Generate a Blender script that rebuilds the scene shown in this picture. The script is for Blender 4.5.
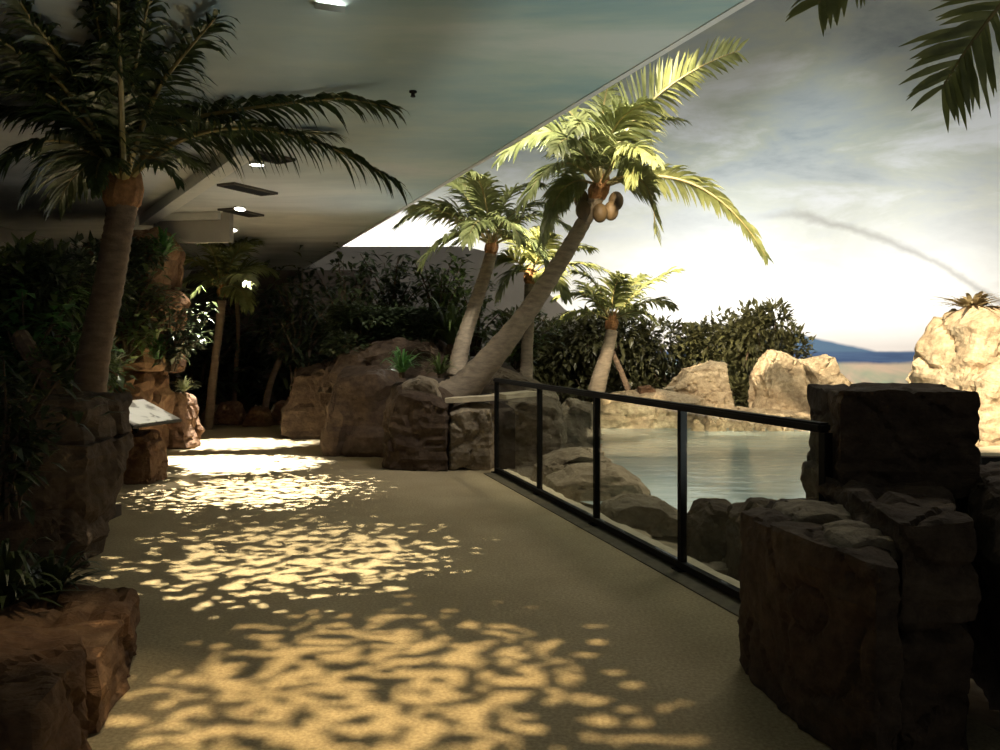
import bpy, bmesh, math, random
from mathutils import Vector, Matrix, noise

for o in list(bpy.data.objects):
    bpy.data.objects.remove(o)
SC = bpy.context.scene
COL = SC.collection
V = Vector

# ------------------------------------------------------------------ camera
F, HZ, EYE = 850.0, 345.0, 1.55
cd = bpy.data.cameras.new('camera')
cam = bpy.data.objects.new('camera', cd)
COL.objects.link(cam)
cam.location = (0, 0, EYE)
cam.rotation_euler = (math.pi / 2, 0, 0)
cd.sensor_width = 36
cd.lens = 36 * F / 1000
cd.shift_y = -0.03
cd.clip_end = 200
SC.camera = cam


def W(px, py, Y):
    return V(((px - 500) / F * Y, Y, EYE - (py - HZ) / F * Y))


# ------------------------------------------------------------------ world, exposure
wd = bpy.data.worlds.new('world')
SC.world = wd
wd.use_nodes = True
wd.node_tree.nodes['Background'].inputs[0].default_value = (0.96, 0.97, 0.92, 1)
wd.node_tree.nodes['Background'].inputs[1].default_value = 0.12
vs = SC.view_settings
vs.view_transform = 'Standard'
vs.look = 'None'
vs.exposure = 0.0
vs.gamma = 1.0
vs.use_curve_mapping = False
SC.cycles.use_denoising = True
SC.cycles.max_bounces = 8
SC.cycles.transparent_max_bounces = 16
SC.cycles.sample_clamp_indirect = 4.0


# ------------------------------------------------------------------ lights
def aim(o, target):
    d = V(target) - o.location
    o.rotation_euler = d.to_track_quat('-Z', 'Y').to_euler()


def area(loc, target, sx, sy, power, color):
    l = bpy.data.lights.new('area_light', 'AREA')
    l.shape = 'RECTANGLE'
    l.size, l.size_y, l.energy, l.color = sx, sy, power, color
    o = bpy.data.objects.new('area_light', l)
    COL.objects.link(o)
    o.location = loc
    aim(o, target)
    return o


def spot(loc, target, ang, power, color, blend=0.5, radius=0.06):
    l = bpy.data.lights.new('spot_light', 'SPOT')
    l.energy, l.color, l.spot_size, l.spot_blend, l.shadow_soft_size = power, color, math.radians(ang), blend, radius
    o = bpy.data.objects.new('spot_light', l)
    COL.objects.link(o)
    o.location = loc
    aim(o, target)
    return o


DC = V((4.0, 9.0, 0))       # centre of the painted dome
DR = 18.0
WARM = (1.0, 0.82, 0.56)
SKYL = (0.99, 1.0, 0.98)
# floods standing behind the far hedge and in the hall, washing the painted sky
for a, p, z in ((100, 110, 0.6), (84, 150, 0.4), (70, 130, 0.1)):
    c, s = math.cos(math.radians(a)), math.sin(math.radians(a))
    area((DC.x + c * 14.6, DC.y + s * 14.6, z), (DC.x + c * 18, DC.y + s * 18, 4.2), 2.4, 0.5, p, SKYL)
spot((5.0, 13.0, 7.4), (9.8, 25.8, 3.3), 48, 7600, SKYL, 1.0, 0.3)
spot((6.5, 12.0, 7.4), (14.2, 23.2, 3.2), 46, 6200, SKYL, 1.0, 0.3)
spot((4.0, 14.0, 7.4), (5.6, 26.8, 2.6), 42, 5400, SKYL, 1.0, 0.3)
area((-2.6, 24.0, 3.3), (-3.4, 26.5, 4.6), 3.6, 0.3, 170, (1.0, 0.97, 0.92))
# weak fill added to brighten the grey sheet below the dome and the path
area((0.8, 9.0, 6.0), (-2.5, 22.0, 3.2), 1.0, 1.0, 200, (1.0, 0.92, 0.84))
# fill lights without fixtures, added to brighten the pool enclosure and the hedge
area((3.4, 9.0, 6.6), (2.6, 9.5, 0.0), 2.0, 2.0, 150, (1.0, 0.92, 0.76))
spot((3.0, 12.0, 6.8), (3.8, 20.6, 1.6), 60, 2200, (1.0, 0.90, 0.70), 1.0, 0.2)
# unseen fill spots, added behind central rock wall and fence-end boulders to brighten the soffit
spot((-1.5, 12.3, 1.35), (-2.2, 9.8, 3.5), 140, 55, (0.96, 1.0, 0.97), 1.0, 0.1)
spot((2.05, 5.2, 0.35), (0.2, 5.8, 3.5), 110, 130, (0.90, 1.0, 0.97), 1.0, 0.1)
# projectors high in the hall lighting the animals' island and the palms
spot((0.9, 6.6, 5.2), (4.9, 17.5, 0.6), 32, 4800, WARM, 0.6)
spot((-1.2, 13.6, 5.2), (5.4, 18.2, 0.7), 42, 8500, WARM, 0.6)
spot((3.6, 7.0, 6.4), (1.2, 9.4, 0.1), 26, 800, WARM, 0.8)
spot((-5.0, 14.2, 3.42), W(192, 302, 15.0), 13, 420, (1.0, 0.97, 0.85), 0.6, 0.02)
spot((3.2, 4.5, 6.0), (7.2, 11.6, 1.4), 30, 12500, WARM, 0.6)
spot((1.5, 8.3, 6.6), (0.8, 11.5, 4.1), 44, 1350, (1.0, 0.95, 0.80), 0.6)
spot((0.5, 9.4, 5.8), (0.55, 11.4, 3.75), 14, 3000, (1.0, 0.98, 0.9), 0.7)
spot((2.0, 9.4, 6.4), (1.75, 11.3, 4.7), 9, 2400, (1.0, 0.98, 0.9), 0.7)
spot((0.9, 9.6, 5.6), (-0.1, 12.7, 3.4), 32, 420, (1.0, 0.93, 0.74), 0.6)
spot((2.8, 10.0, 6.8), (1.9, 16.0, 1.6), 20, 1800, WARM, 0.6)
# accent lamps under the soffit for the board and the small rock stack
spot((-3.5, 8.9, 3.4), (-4.0, 9.4, 0.7), 26, 230, (1.0, 0.93, 0.78), 0.5, 0.02)
spot((-1.0, 3.3, 3.4), (-1.85, 3.5, 0.3), 30, 110, (1.0, 0.80, 0.48), 0.8, 0.02)
spot((-4.2, 12.2, 3.4), (-4.85, 12.9, 0.6), 22, 260, (1.0, 0.93, 0.78), 0.5, 0.02)


# ------------------------------------------------------------------ materials
def mat(name):
    m = bpy.data.materials.new(name)
    m.use_nodes = True
    nt = m.node_tree
    b = nt.nodes['Principled BSDF']
    return m, nt, b


def nd(nt, t, **kw):
    n = nt.nodes.new(t)
    for k, v in kw.items():
        setattr(n, k, v)
    return n


def ramp(nt, fac, stops):
    r = nd(nt, 'ShaderNodeValToRGB')
    e = r.color_ramp.elements
    while len(e) < len(stops):
        e.new(0.5)
    for el, (p, c) in zip(e, stops):
        el.position = p
        el.color = (*c, 1)
    nt.links.new(fac, r.inputs[0])
    return r.outputs[0]


def noise_tex(nt, scale, detail=6, rough=0.6, dist=0.0, stretch=(1, 1, 1), coord='Object'):
    tc = nd(nt, 'ShaderNodeTexCoord')
    mp = nd(nt, 'ShaderNodeMapping')
    mp.inputs['Scale'].default_value = stretch
    nt.links.new(tc.outputs[coord], mp.inputs[0])
    n = nd(nt, 'ShaderNodeTexNoise')
    n.inputs['Scale'].default_value = scale
    n.inputs['Detail'].default_value = detail
    n.inputs['Roughness'].default_value = rough
    n.inputs['Distortion'].default_value = dist
    nt.links.new(mp.outputs[0], n.inputs['Vector'])
    return n.outputs['Fac']


def bump(nt, b, h, strength, dist=0.02):
    n = nd(nt, 'ShaderNodeBump')
    n.inputs['Strength'].default_value = strength
    n.inputs['Distance'].default_value = dist
    nt.links.new(h, n.inputs['Height'])
    nt.links.new(n.outputs[0], b.inputs['Normal'])


def mixc(nt, fac, a, b_, mode='MIX'):
    m = nd(nt, 'ShaderNodeMix', data_type='RGBA', blend_type=mode)
    for sock, v in ((m.inputs[0], fac), (m.inputs[6], a), (m.inputs[7], b_)):
        if hasattr(v, 'links'):
            nt.links.new(v, sock)
        elif isinstance(v, tuple):
            sock.default_value = (*v, 1)
        else:
            sock.default_value = v
    return m.outputs[2]


def rock_mat(name, dark, mid, light, sc=1.3):
    m, nt, b = mat(name)
    n1 = noise_tex(nt, sc, 8, 0.65, 0.4, (1, 1, 2.2))
    n2 = noise_tex(nt, sc * 9, 6, 0.7)
    c = ramp(nt, n1, ((0.3, dark), (0.5, mid), (0.7, light)))
    c2 = ramp(nt, n2, ((0.3, (0.55, 0.52, 0.5)), (0.65, (1.1, 1.1, 1.1))))
    col = mixc(nt, 1.0, c, c2, 'MULTIPLY')
    nt.links.new(col, b.inputs['Base Color'])
    b.inputs['Roughness'].default_value = 0.85
    b.inputs['Specular IOR Level'].default_value = 0.25
    n3 = noise_tex(nt, sc * 5, 10, 0.7, 0.6, (1, 1, 1.8))
    bump(nt, b, n3, 0.7, 0.06)
    return m


M = {}
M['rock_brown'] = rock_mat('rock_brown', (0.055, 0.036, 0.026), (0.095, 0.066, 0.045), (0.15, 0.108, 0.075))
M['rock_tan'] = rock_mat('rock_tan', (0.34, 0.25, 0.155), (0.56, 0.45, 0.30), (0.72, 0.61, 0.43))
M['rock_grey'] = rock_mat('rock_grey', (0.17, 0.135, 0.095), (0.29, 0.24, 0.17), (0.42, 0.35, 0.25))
M['rock_red'] = rock_mat('rock_red', (0.11, 0.055, 0.032), (0.19, 0.108, 0.06), (0.29, 0.18, 0.105))


def simple(name, color, rough=0.6, metal=0.0, var=0.25, sc=8.0, bmp=0.0, stretch=(1, 1, 1)):
    m, nt, b = mat(name)
    n = noise_tex(nt, sc, 6, 0.6, 0.0, stretch)
    lo = tuple(c * (1 - var) for c in color)
    hi = tuple(min(1, c * (1 + var)) for c in color)
    nt.links.new(ramp(nt, n, ((0.3, lo), (0.7, hi))), b.inputs['Base Color'])
    b.inputs['Roughness'].default_value = rough
    b.inputs['Metallic'].default_value = metal
    if bmp:
        bump(nt, b, noise_tex(nt, sc * 3, 8, 0.7), bmp, 0.02)
    return m


def leaf_mat(name, lo, hi, rough=0.38, trans=0.22):
    m, nt, b = mat(name)
    n = noise_tex(nt, 5.0, 4, 0.6)
    c = ramp(nt, n, ((0.3, lo), (0.7, hi)))
    nt.links.new(c, b.inputs['Base Color'])
    b.inputs['Roughness'].default_value = rough
    t = nd(nt, 'ShaderNodeBsdfTranslucent')
    nt.links.new(c, t.inputs[0])
    mx = nd(nt, 'ShaderNodeMixShader')
    mx.inputs[0].default_value = trans
    nt.links.new(b.outputs[0], mx.inputs[1])
    nt.links.new(t.outputs[0], mx.inputs[2])
    nt.links.new(mx.outputs[0], nt.nodes['Material Output'].inputs[0])
    return m


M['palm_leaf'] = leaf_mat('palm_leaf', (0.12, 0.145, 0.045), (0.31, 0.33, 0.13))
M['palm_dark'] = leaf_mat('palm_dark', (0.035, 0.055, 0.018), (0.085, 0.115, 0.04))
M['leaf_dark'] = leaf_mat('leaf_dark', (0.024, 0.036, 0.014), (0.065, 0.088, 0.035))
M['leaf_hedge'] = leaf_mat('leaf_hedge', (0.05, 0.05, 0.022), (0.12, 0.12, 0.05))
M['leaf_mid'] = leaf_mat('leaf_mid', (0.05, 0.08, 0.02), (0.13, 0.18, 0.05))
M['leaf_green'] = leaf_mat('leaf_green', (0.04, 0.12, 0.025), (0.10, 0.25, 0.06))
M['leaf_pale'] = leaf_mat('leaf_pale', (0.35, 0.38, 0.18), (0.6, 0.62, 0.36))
M['dry_grass'] = leaf_mat('dry_grass', (0.25, 0.20, 0.10), (0.45, 0.36, 0.2))
M['midrib'] = simple('midrib', (0.30, 0.24, 0.09), 0.5)
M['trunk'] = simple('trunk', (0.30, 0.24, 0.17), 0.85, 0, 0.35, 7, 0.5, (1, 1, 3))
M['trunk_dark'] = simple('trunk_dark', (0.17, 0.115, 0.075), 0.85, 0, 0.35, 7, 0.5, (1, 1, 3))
M['fibre'] = simple('fibre', (0.33, 0.16, 0.06), 0.9, 0, 0.4, 14, 0.8)
M['coconut'] = simple('coconut', (0.12, 0.078, 0.035), 0.6, 0, 0.3, 6)
M['twig'] = simple('twig', (0.09, 0.06, 0.035), 0.85)
M['black_metal'] = simple('black_metal', (0.008, 0.007, 0.007), 0.75, 0.0, 0.2)
M['black_metal'].node_tree.nodes['Principled BSDF'].inputs['Specular IOR Level'].default_value = 0.2
M['white_metal'] = simple('white_metal', (0.6, 0.58, 0.52), 0.5, 0.0, 0.06)
M['soil'] = simple('soil', (0.055, 0.038, 0.025), 0.95, 0, 0.4, 6, 0.8)
M['bank'] = simple('bank', (0.34, 0.27, 0.17), 0.9, 0, 0.4, 5, 0.8)
M['concrete'] = simple('concrete', (0.62, 0.53, 0.37), 0.8, 0, 0.15, 9, 0.3)
M['floor_dark'] = simple('floor_dark', (0.12, 0.10, 0.065), 0.8, 0, 0.3, 12, 0.4)
M['wall_grey'] = simple('wall_grey', (0.30, 0.28, 0.26), 0.85, 0, 0.12, 1.5, 0.1)
M['wall_dark'] = simple('wall_dark', (0.10, 0.08, 0.065), 0.9, 0, 0.3, 2, 0.3)
M['vent_dark'] = simple('vent_dark', (0.05, 0.04, 0.03), 0.7)
M['beam'] = simple('beam', (0.80, 0.78, 0.72), 0.6, 0, 0.06)
M['sign_back'] = simple('sign_back', (0.012, 0.011, 0.010), 0.9)


def sand():
    m, nt, b = mat('sand')
    n1 = noise_tex(nt, 1.1, 6, 0.6)
    n2 = noise_tex(nt, 55, 4, 0.7)
    c = ramp(nt, n1, ((0.3, (0.40, 0.325, 0.205)), (0.7, (0.52, 0.43, 0.28))))
    c2 = ramp(nt, n2, ((0.3, (0.62, 0.6, 0.56)), (0.68, (1.15, 1.15, 1.12))))
    nt.links.new(mixc(nt, 1.0, c, c2, 'MULTIPLY'), b.inputs['Base Color'])
    b.inputs['Roughness'].default_value = 0.9
    b.inputs['Specular IOR Level'].default_value = 0.2
    bump(nt, b, noise_tex(nt, 38, 8, 0.75), 0.55, 0.02)
    return m


M['sand'] = sand()


def soffit_mat():
    m, nt, b = mat('painted_soffit')
    tc = nd(nt, 'ShaderNodeTexCoord')
    sp = nd(nt, 'ShaderNodeSeparateXYZ')
    nt.links.new(tc.outputs['Object'], sp.inputs[0])
    n1 = noise_tex(nt, 0.6, 7, 0.62, 0.25, (0.5, 1.3, 1))
    cl = ramp(nt, n1, ((0.32, (0.24, 0.40, 0.42)), (0.46, (0.36, 0.52, 0.52)), (0.55, (0.48, 0.60, 0.54)), (0.68, (0.66, 0.71, 0.66))))
    gr = ramp(nt, noise_tex(nt, 0.5, 6, 0.6, 0.8, (0.8, 1.6, 1)), ((0.35, (0.50, 0.51, 0.51)), (0.65, (0.76, 0.76, 0.75))))
    mr = nd(nt, 'ShaderNodeMapRange')
    mr.inputs[1].default_value = -3.0
    mr.inputs[2].default_value = 0.2
    nt.links.new(sp.outputs[0], mr.inputs[0])
    nt.links.new(mixc(nt, mr.outputs[0], gr, cl), b.inputs['Base Color'])
    b.inputs['Roughness'].default_value = 0.9
    return m


M['soffit'] = soffit_mat()


def mural():
    m, nt, b = mat('painted_sky')
    L = nt.links
    tc = nd(nt, 'ShaderNodeTexCoord')
    sp = nd(nt, 'ShaderNodeSeparateXYZ')
    L.new(tc.outputs['Object'], sp.inputs[0])
    X, Z = sp.outputs[0], sp.outputs[2]
    n1 = noise_tex(nt, 0.34, 8, 0.62, 0.35, (0.6, 0.6, 2.4))
    clouds = ramp(nt, n1, ((0.34, (0.24, 0.29, 0.33)), (0.45, (0.36, 0.41, 0.43)), (0.52, (0.42, 0.46, 0.41)), (0.64, (0.60, 0.63, 0.66))))
    low = ramp(nt, noise_tex(nt, 0.25, 6, 0.6, 0.8, (1, 1, 2.5)), ((0.3, (0.60, 0.57, 0.52)), (0.7, (0.78, 0.75, 0.70))))
    mr = nd(nt, 'ShaderNodeMapRange')
    mr.inputs[1].default_value = 3.2
    mr.inputs[2].default_value = 7.0
    L.new(Z, mr.inputs[0])
    sky = mixc(nt, mr.outputs[0], low, clouds)

    def math_(op, a, b_=None):
        n = nd(nt, 'ShaderNodeMath', operation=op)
        for i, v in enumerate((a, b_)):
            if v is None:
                continue
            if hasattr(v, 'links'):
                L.new(v, n.inputs[i])
            else:
                n.inputs[i].default_value = v
        return n.outputs[0]

    hz = nd(nt, 'ShaderNodeMapRange')
    hz.inputs[1].default_value = 2.7
    hz.inputs[2].default_value = 1.5
    L.new(Z, hz.inputs[0])
    sky = mixc(nt, hz.outputs[0], sky, (0.40, 0.36, 0.33))

    def below(zexpr, soft):          # 1 under the painted line
        d = math_('SUBTRACT', zexpr, Z)
        n = nd(nt, 'ShaderNodeMapRange')
        n.inputs[1].default_value = -soft
        n.inputs[2].default_value = soft
        L.new(d, n.inputs[0])
        return n.outputs[0]
    # headland falling to the sea horizon, sea, then painted shallows and beach
    mk = nd(nt, 'ShaderNodeMapRange')
    mk.inputs[1].default_value = 7.9
    mk.inputs[2].default_value = 8.4
    L.new(X, mk.inputs[0])
    rise = math_('MULTIPLY', math_('MAXIMUM', math_('SUBTRACT', 11.3, X), 0.0), 0.24)
    head = math_('ADD', math_('MULTIPLY', rise, mk.outputs[0]), 1.36)
    wob = math_('MULTIPLY', math_('SUBTRACT', noise_tex(nt, 0.8, 4), 0.5), 0.5)
    sky = mixc(nt, below(math_('ADD', head, math_('MULTIPLY', wob, 0.25)), 0.05), sky, (0.045, 0.08, 0.125))
    sea = ramp(nt, noise_tex(nt, 1.2, 5, 0.6, 0, (0.4, 0.4, 4)), ((0.35, (0.016, 0.032, 0.075)), (0.7, (0.035, 0.065, 0.12))))
    sky = mixc(nt, below(math_('ADD', 1.34, 0.0), 0.03), sky, sea)
    shal = ramp(nt, noise_tex(nt, 0.55, 4, 0.5, 0.6, (1, 1, 1.6)), ((0.36, (0.07, 0.14, 0.14)), (0.5, (0.17, 0.18, 0.12)), (0.62, (0.27, 0.20, 0.14))))
    sky = mixc(nt, below(math_('ADD', 1.02, math_('MULTIPLY', wob, 0.5)), 0.06), sky, shal)
    # shadow line of the dome joint, painted into the mural as a dark arc
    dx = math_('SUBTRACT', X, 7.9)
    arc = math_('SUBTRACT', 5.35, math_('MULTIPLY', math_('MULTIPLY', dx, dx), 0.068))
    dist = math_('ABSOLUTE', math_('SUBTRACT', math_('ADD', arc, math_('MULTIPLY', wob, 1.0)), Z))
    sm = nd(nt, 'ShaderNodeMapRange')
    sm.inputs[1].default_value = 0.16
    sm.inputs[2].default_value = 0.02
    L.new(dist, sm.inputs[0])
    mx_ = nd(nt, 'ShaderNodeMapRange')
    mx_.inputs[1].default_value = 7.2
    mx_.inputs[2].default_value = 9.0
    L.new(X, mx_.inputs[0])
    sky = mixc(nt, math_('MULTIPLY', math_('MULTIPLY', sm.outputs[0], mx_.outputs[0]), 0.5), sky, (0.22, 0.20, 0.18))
    L.new(sky, b.inputs['Base Color'])
    b.inputs['Roughness'].default_value = 0.95
    return m


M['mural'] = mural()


def water():
    m, nt, b = mat('water')
    n = noise_tex(nt, 1.4, 5, 0.6, 0.5, (0.5, 1.4, 1))
    nt.links.new(ramp(nt, n, ((0.3, (0.34, 0.45, 0.45)), (0.7, (0.52, 0.60, 0.58)))), b.inputs['Base Color'])
    b.inputs['Roughness'].default_value = 0.06
    b.inputs['IOR'].default_value = 1.33
    bump(nt, b, noise_tex(nt, 2.6, 4, 0.6, 0.6, (0.6, 1.6, 1)), 0.22, 0.05)
    return m


M['water'] = water()


def glass():
    m, nt, b = mat('glass')
    t = nd(nt, 'ShaderNodeBsdfTransparent')
    t.inputs[0].default_value = (0.93, 0.96, 0.94, 1)
    g = nd(nt, 'ShaderNodeBsdfGlossy')
    g.inputs['Roughness'].default_value = 0.02
    lw = nd(nt, 'ShaderNodeLayerWeight')
    pw = nd(nt, 'ShaderNodeMath', operation='POWER')
    pw.inputs[1].default_value = 5.0
    nt.links.new(lw.outputs['Facing'], pw.inputs[0])
    fr = nd(nt, 'ShaderNodeMapRange')
    fr.inputs[3].default_value = 0.03
    fr.inputs[4].default_value = 0.7
    nt.links.new(pw.outputs[0], fr.inputs[0])
    mx = nd(nt, 'ShaderNodeMixShader')
    nt.links.new(fr.outputs[0], mx.inputs[0])
    nt.links.new(t.outputs[0], mx.inputs[1])
    nt.links.new(g.outputs[0], mx.inputs[2])
    nt.links.new(mx.outputs[0], nt.nodes['Material Output'].inputs[0])
    return m


M['glass'] = glass()


def lens():
    m, nt, b = mat('lamp_lens')
    b.inputs['Emission Color'].default_value = (1.0, 0.95, 0.82, 1)
    b.inputs['Emission Strength'].default_value = 9.0
    return m


M['lens'] = lens()


def sign_face():
    m, nt, b = mat('sign_print')
    n = noise_tex(nt, 4.2, 3, 0.5, 0.4)
    c = ramp(nt, n, ((0.42, (0.25, 0.23, 0.20)), (0.5, (0.78, 0.76, 0.70)), (0.7, (0.86, 0.84, 0.78))))
    nt.links.new(c, b.inputs['Base Color'])
    b.inputs['Roughness'].default_value = 0.35
    return m


M['sign'] = sign_face()


# ------------------------------------------------------------------ object helpers
def obj(name, bm, m, parent=None, loc=None, smooth=False):
    if loc is not None:
        bmesh.ops.translate(bm, verts=bm.verts, vec=-V(loc))
    me = bpy.data.meshes.new(name)
    bmesh.ops.recalc_face_normals(bm, faces=bm.faces)
    bm.to_mesh(me)
    bm.free()
    if smooth:
        for p in me.polygons:
            p.use_smooth = True
    me.materials.append(m)
    o = bpy.data.objects.new(name, me)
    COL.objects.link(o)
    if parent is not None:
        o.parent = parent
    elif loc is not None:
        o.location = loc
    return o


def tag(o, label=None, cat=None, group=None, kind=None):
    for k, v in (('label', label), ('category', cat), ('group', group), ('kind', kind)):
        if v:
            o[k] = v
    return o


def thing(name, label, cat, loc, group=None):
    o = bpy.data.objects.new(name, None)
    COL.objects.link(o)
    o.location = loc
    o.empty_display_size = 0.2
    return tag(o, label, cat, group)


def box(bm, c, s, rot=0.0, mat4=None):
    m = Matrix.Translation(V(c)) @ Matrix.Rotation(rot, 4, 'Z') @ (mat4 or Matrix()) @ Matrix.Diagonal((*s, 1))
    return bmesh.ops.create_cube(bm, size=1.0, matrix=m)['verts']


def bar(bm, a, b_, w, h):
    a, b_ = V(a), V(b_)
    d = b_ - a
    q = d.to_track_quat('X', 'Z').to_matrix().to_4x4()
    m = Matrix.Translation((a + b_) / 2) @ q @ Matrix.Diagonal((d.length, w, h, 1))
    bmesh.ops.create_cube(bm, size=1.0, matrix=m)


def tube(bm, pts, radii, n=10, ring=0.0, caps=True):
    rings = []
    for i, p in enumerate(pts):
        a = pts[max(0, i - 1)]
        c = pts[min(len(pts) - 1, i + 1)]
        t = (c - a).normalized()
        s = t.cross(V((0, 1, 0.01))).normalized()
        u = s.cross(t)
        r = radii[i]
        if ring:
            r *= 1 + ring * (1 if i % 2 else -1)
        rings.append([bm.verts.new(p + (s * math.cos(k * 2 * math.pi / n) + u * math.sin(k * 2 * math.pi / n)) * r) for k in range(n)])
    for a, c in zip(rings, rings[1:]):
        for k in range(n):
            bm.faces.new((a[k], a[(k + 1) % n], c[(k + 1) % n], c[k]))
    if caps:
        bm.faces.new(rings[0][::-1])
        bm.faces.new(rings[-1])


def spline(pts, n):
    out = []
    P = [pts[0] * 2 - pts[1]] + list(pts) + [pts[-1] * 2 - pts[-2]]
    m = len(pts) - 1
    for i in range(n + 1):
        f = i / n * m
        k = min(int(f), m - 1)
        t = f - k
        a, b_, c, d = P[k:k + 4]
        out.append(0.5 * (2 * b_ + (c - a) * t + (2 * a - 5 * b_ + 4 * c - d) * t * t + (3 * b_ - a - 3 * c + d) * t ** 3))
    return out


# ------------------------------------------------------------------ rocks
def refine(bm, L):
    for _ in range(12):
        es = [e for e in bm.edges if e.calc_length() > L]
        if not es:
            break
        bmesh.ops.subdivide_edges(bm, edges=es, cuts=1)
        bmesh.ops.triangulate(bm, faces=[f for f in bm.faces if len(f.verts) > 3])


def roughen(bm, amp, seed, L, rounds=1):
    refine(bm, L)
    for _ in range(rounds):
        bmesh.ops.smooth_vert(bm, verts=bm.verts, factor=0.5, use_axis_x=True, use_axis_y=True, use_axis_z=True)
    bm.normal_update()
    off = V((seed * 13.7, seed * 7.3, seed * 3.1))
    k = 0.12 / max(amp, 0.01)
    k = min(max(k, 0.5), 4.0)
    for v in bm.verts:
        p = v.co + off
        d = 0.9 * noise.noise(p * 1.1 * k) + 0.55 * noise.noise(p * 2.6 * k) + 0.3 * noise.noise(p * 6 * k)
        c = abs(noise.noise(p * 0.9 * k + V((5, 2, 9))))
        d -= 1.3 * max(0.0, 1 - c / 0.09)
        q = p.z * 5.5 * k + 0.9 * noise.noise(p * 1.0 * k)
        d += 0.55 * noise.noise(V((seed, 0.3, q)))
        v.co += v.normal * d * amp


def ground_level(bm):
    return min(v.co.z for v in bm.verts)


def rock(name, label, m, bm, amp, seed, L, group=None, cat='rock', smooth=False, rounds=1):
    roughen(bm, amp, seed, L, rounds)
    xs = [v.co.x for v in bm.verts]
    ys = [v.co.y for v in bm.verts]
    loc = ((min(xs) + max(xs)) / 2, (min(ys) + max(ys)) / 2, ground_level(bm))
    o = obj(name, bm, m, None, loc, smooth)
    return tag(o, label, cat, group)


def hull_bm(foot, z0, z1, top_scale=0.92, top_off=(0, 0), tilt=(0, 0), seed=0, top=None):
    r = random.Random(seed)
    bm = bmesh.new()
    cx = sum(p[0] for p in foot) / len(foot)
    cy = sum(p[1] for p in foot) / len(foot)
    for x, y in foot:
        bm.verts.new((x, y, z0))
    for x, y in (top or foot):
        sx = x if top else cx + (x - cx) * top_scale + top_off[0]
        sy = y if top else cy + (y - cy) * top_scale + top_off[1]
        bm.verts.new((sx, sy, z1 + (sx - cx) * tilt[0] + (sy - cy) * tilt[1] + r.uniform(-0.03, 0.03) * (z1 - z0)))
    bmesh.ops.convex_hull(bm, input=bm.verts)
    bmesh.ops.delete(bm, geom=[v for v in bm.verts if not v.link_faces], context='VERTS')
    bmesh.ops.triangulate(bm, faces=bm.faces)
    return bm


def sil_bm(sil, Y, depth, base=None, inset=0.82, seed=0):
    """a rock standing at distance Y whose outline runs through the given points"""
    r = random.Random(seed)
    P = [W(x, y, Y) for x, y in sil]
    if base is not None:
        zb = min(p.z for p in P)
        zt = max(p.z for p in P)
        P = [V((p.x, p.y, base + (p.z - zb) * (zt - base) / (zt - zb))) for p in P]
    c = sum(P, V()) / len(P)
    zmin = min(p.z for p in P)
    bm = bmesh.new()
    rings = []
    for dy, k in ((-0.5, inset), (-0.18, 0.97), (0.18, 0.99), (0.5, inset)):
        ring = []
        for p in P:
            q = c + (p - c) * k
            q.y = Y + dy * depth * r.uniform(0.85, 1.15)
            q.z = zmin + (p.z - zmin) * (0.5 + 0.5 * k)
            q.x += r.uniform(-0.03, 0.03) * depth
            ring.append(bm.verts.new(q))
        rings.append(ring)
    n = len(P)
    for a, b_ in zip(rings, rings[1:]):
        for i in range(n):
            bm.faces.new((a[i], a[(i + 1) % n], b_[(i + 1) % n], b_[i]))
    for ring in (rings[0], rings[-1]):
        f = bm.faces.new(ring)
        bmesh.ops.triangulate(bm, faces=[f])
    bmesh.ops.triangulate(bm, faces=[f for f in bm.faces if len(f.verts) > 3])
    bmesh.ops.recalc_face_normals(bm, faces=bm.faces)
    return bm


def srock(name, label, m, sil, Y, depth, base, amp, seed, L, group=None, inset=0.82, rounds=1):
    return rock(name, label, M[m], sil_bm(sil, Y, depth, base, inset, seed), amp, seed, L, group, 'rock', False, rounds)


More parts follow.
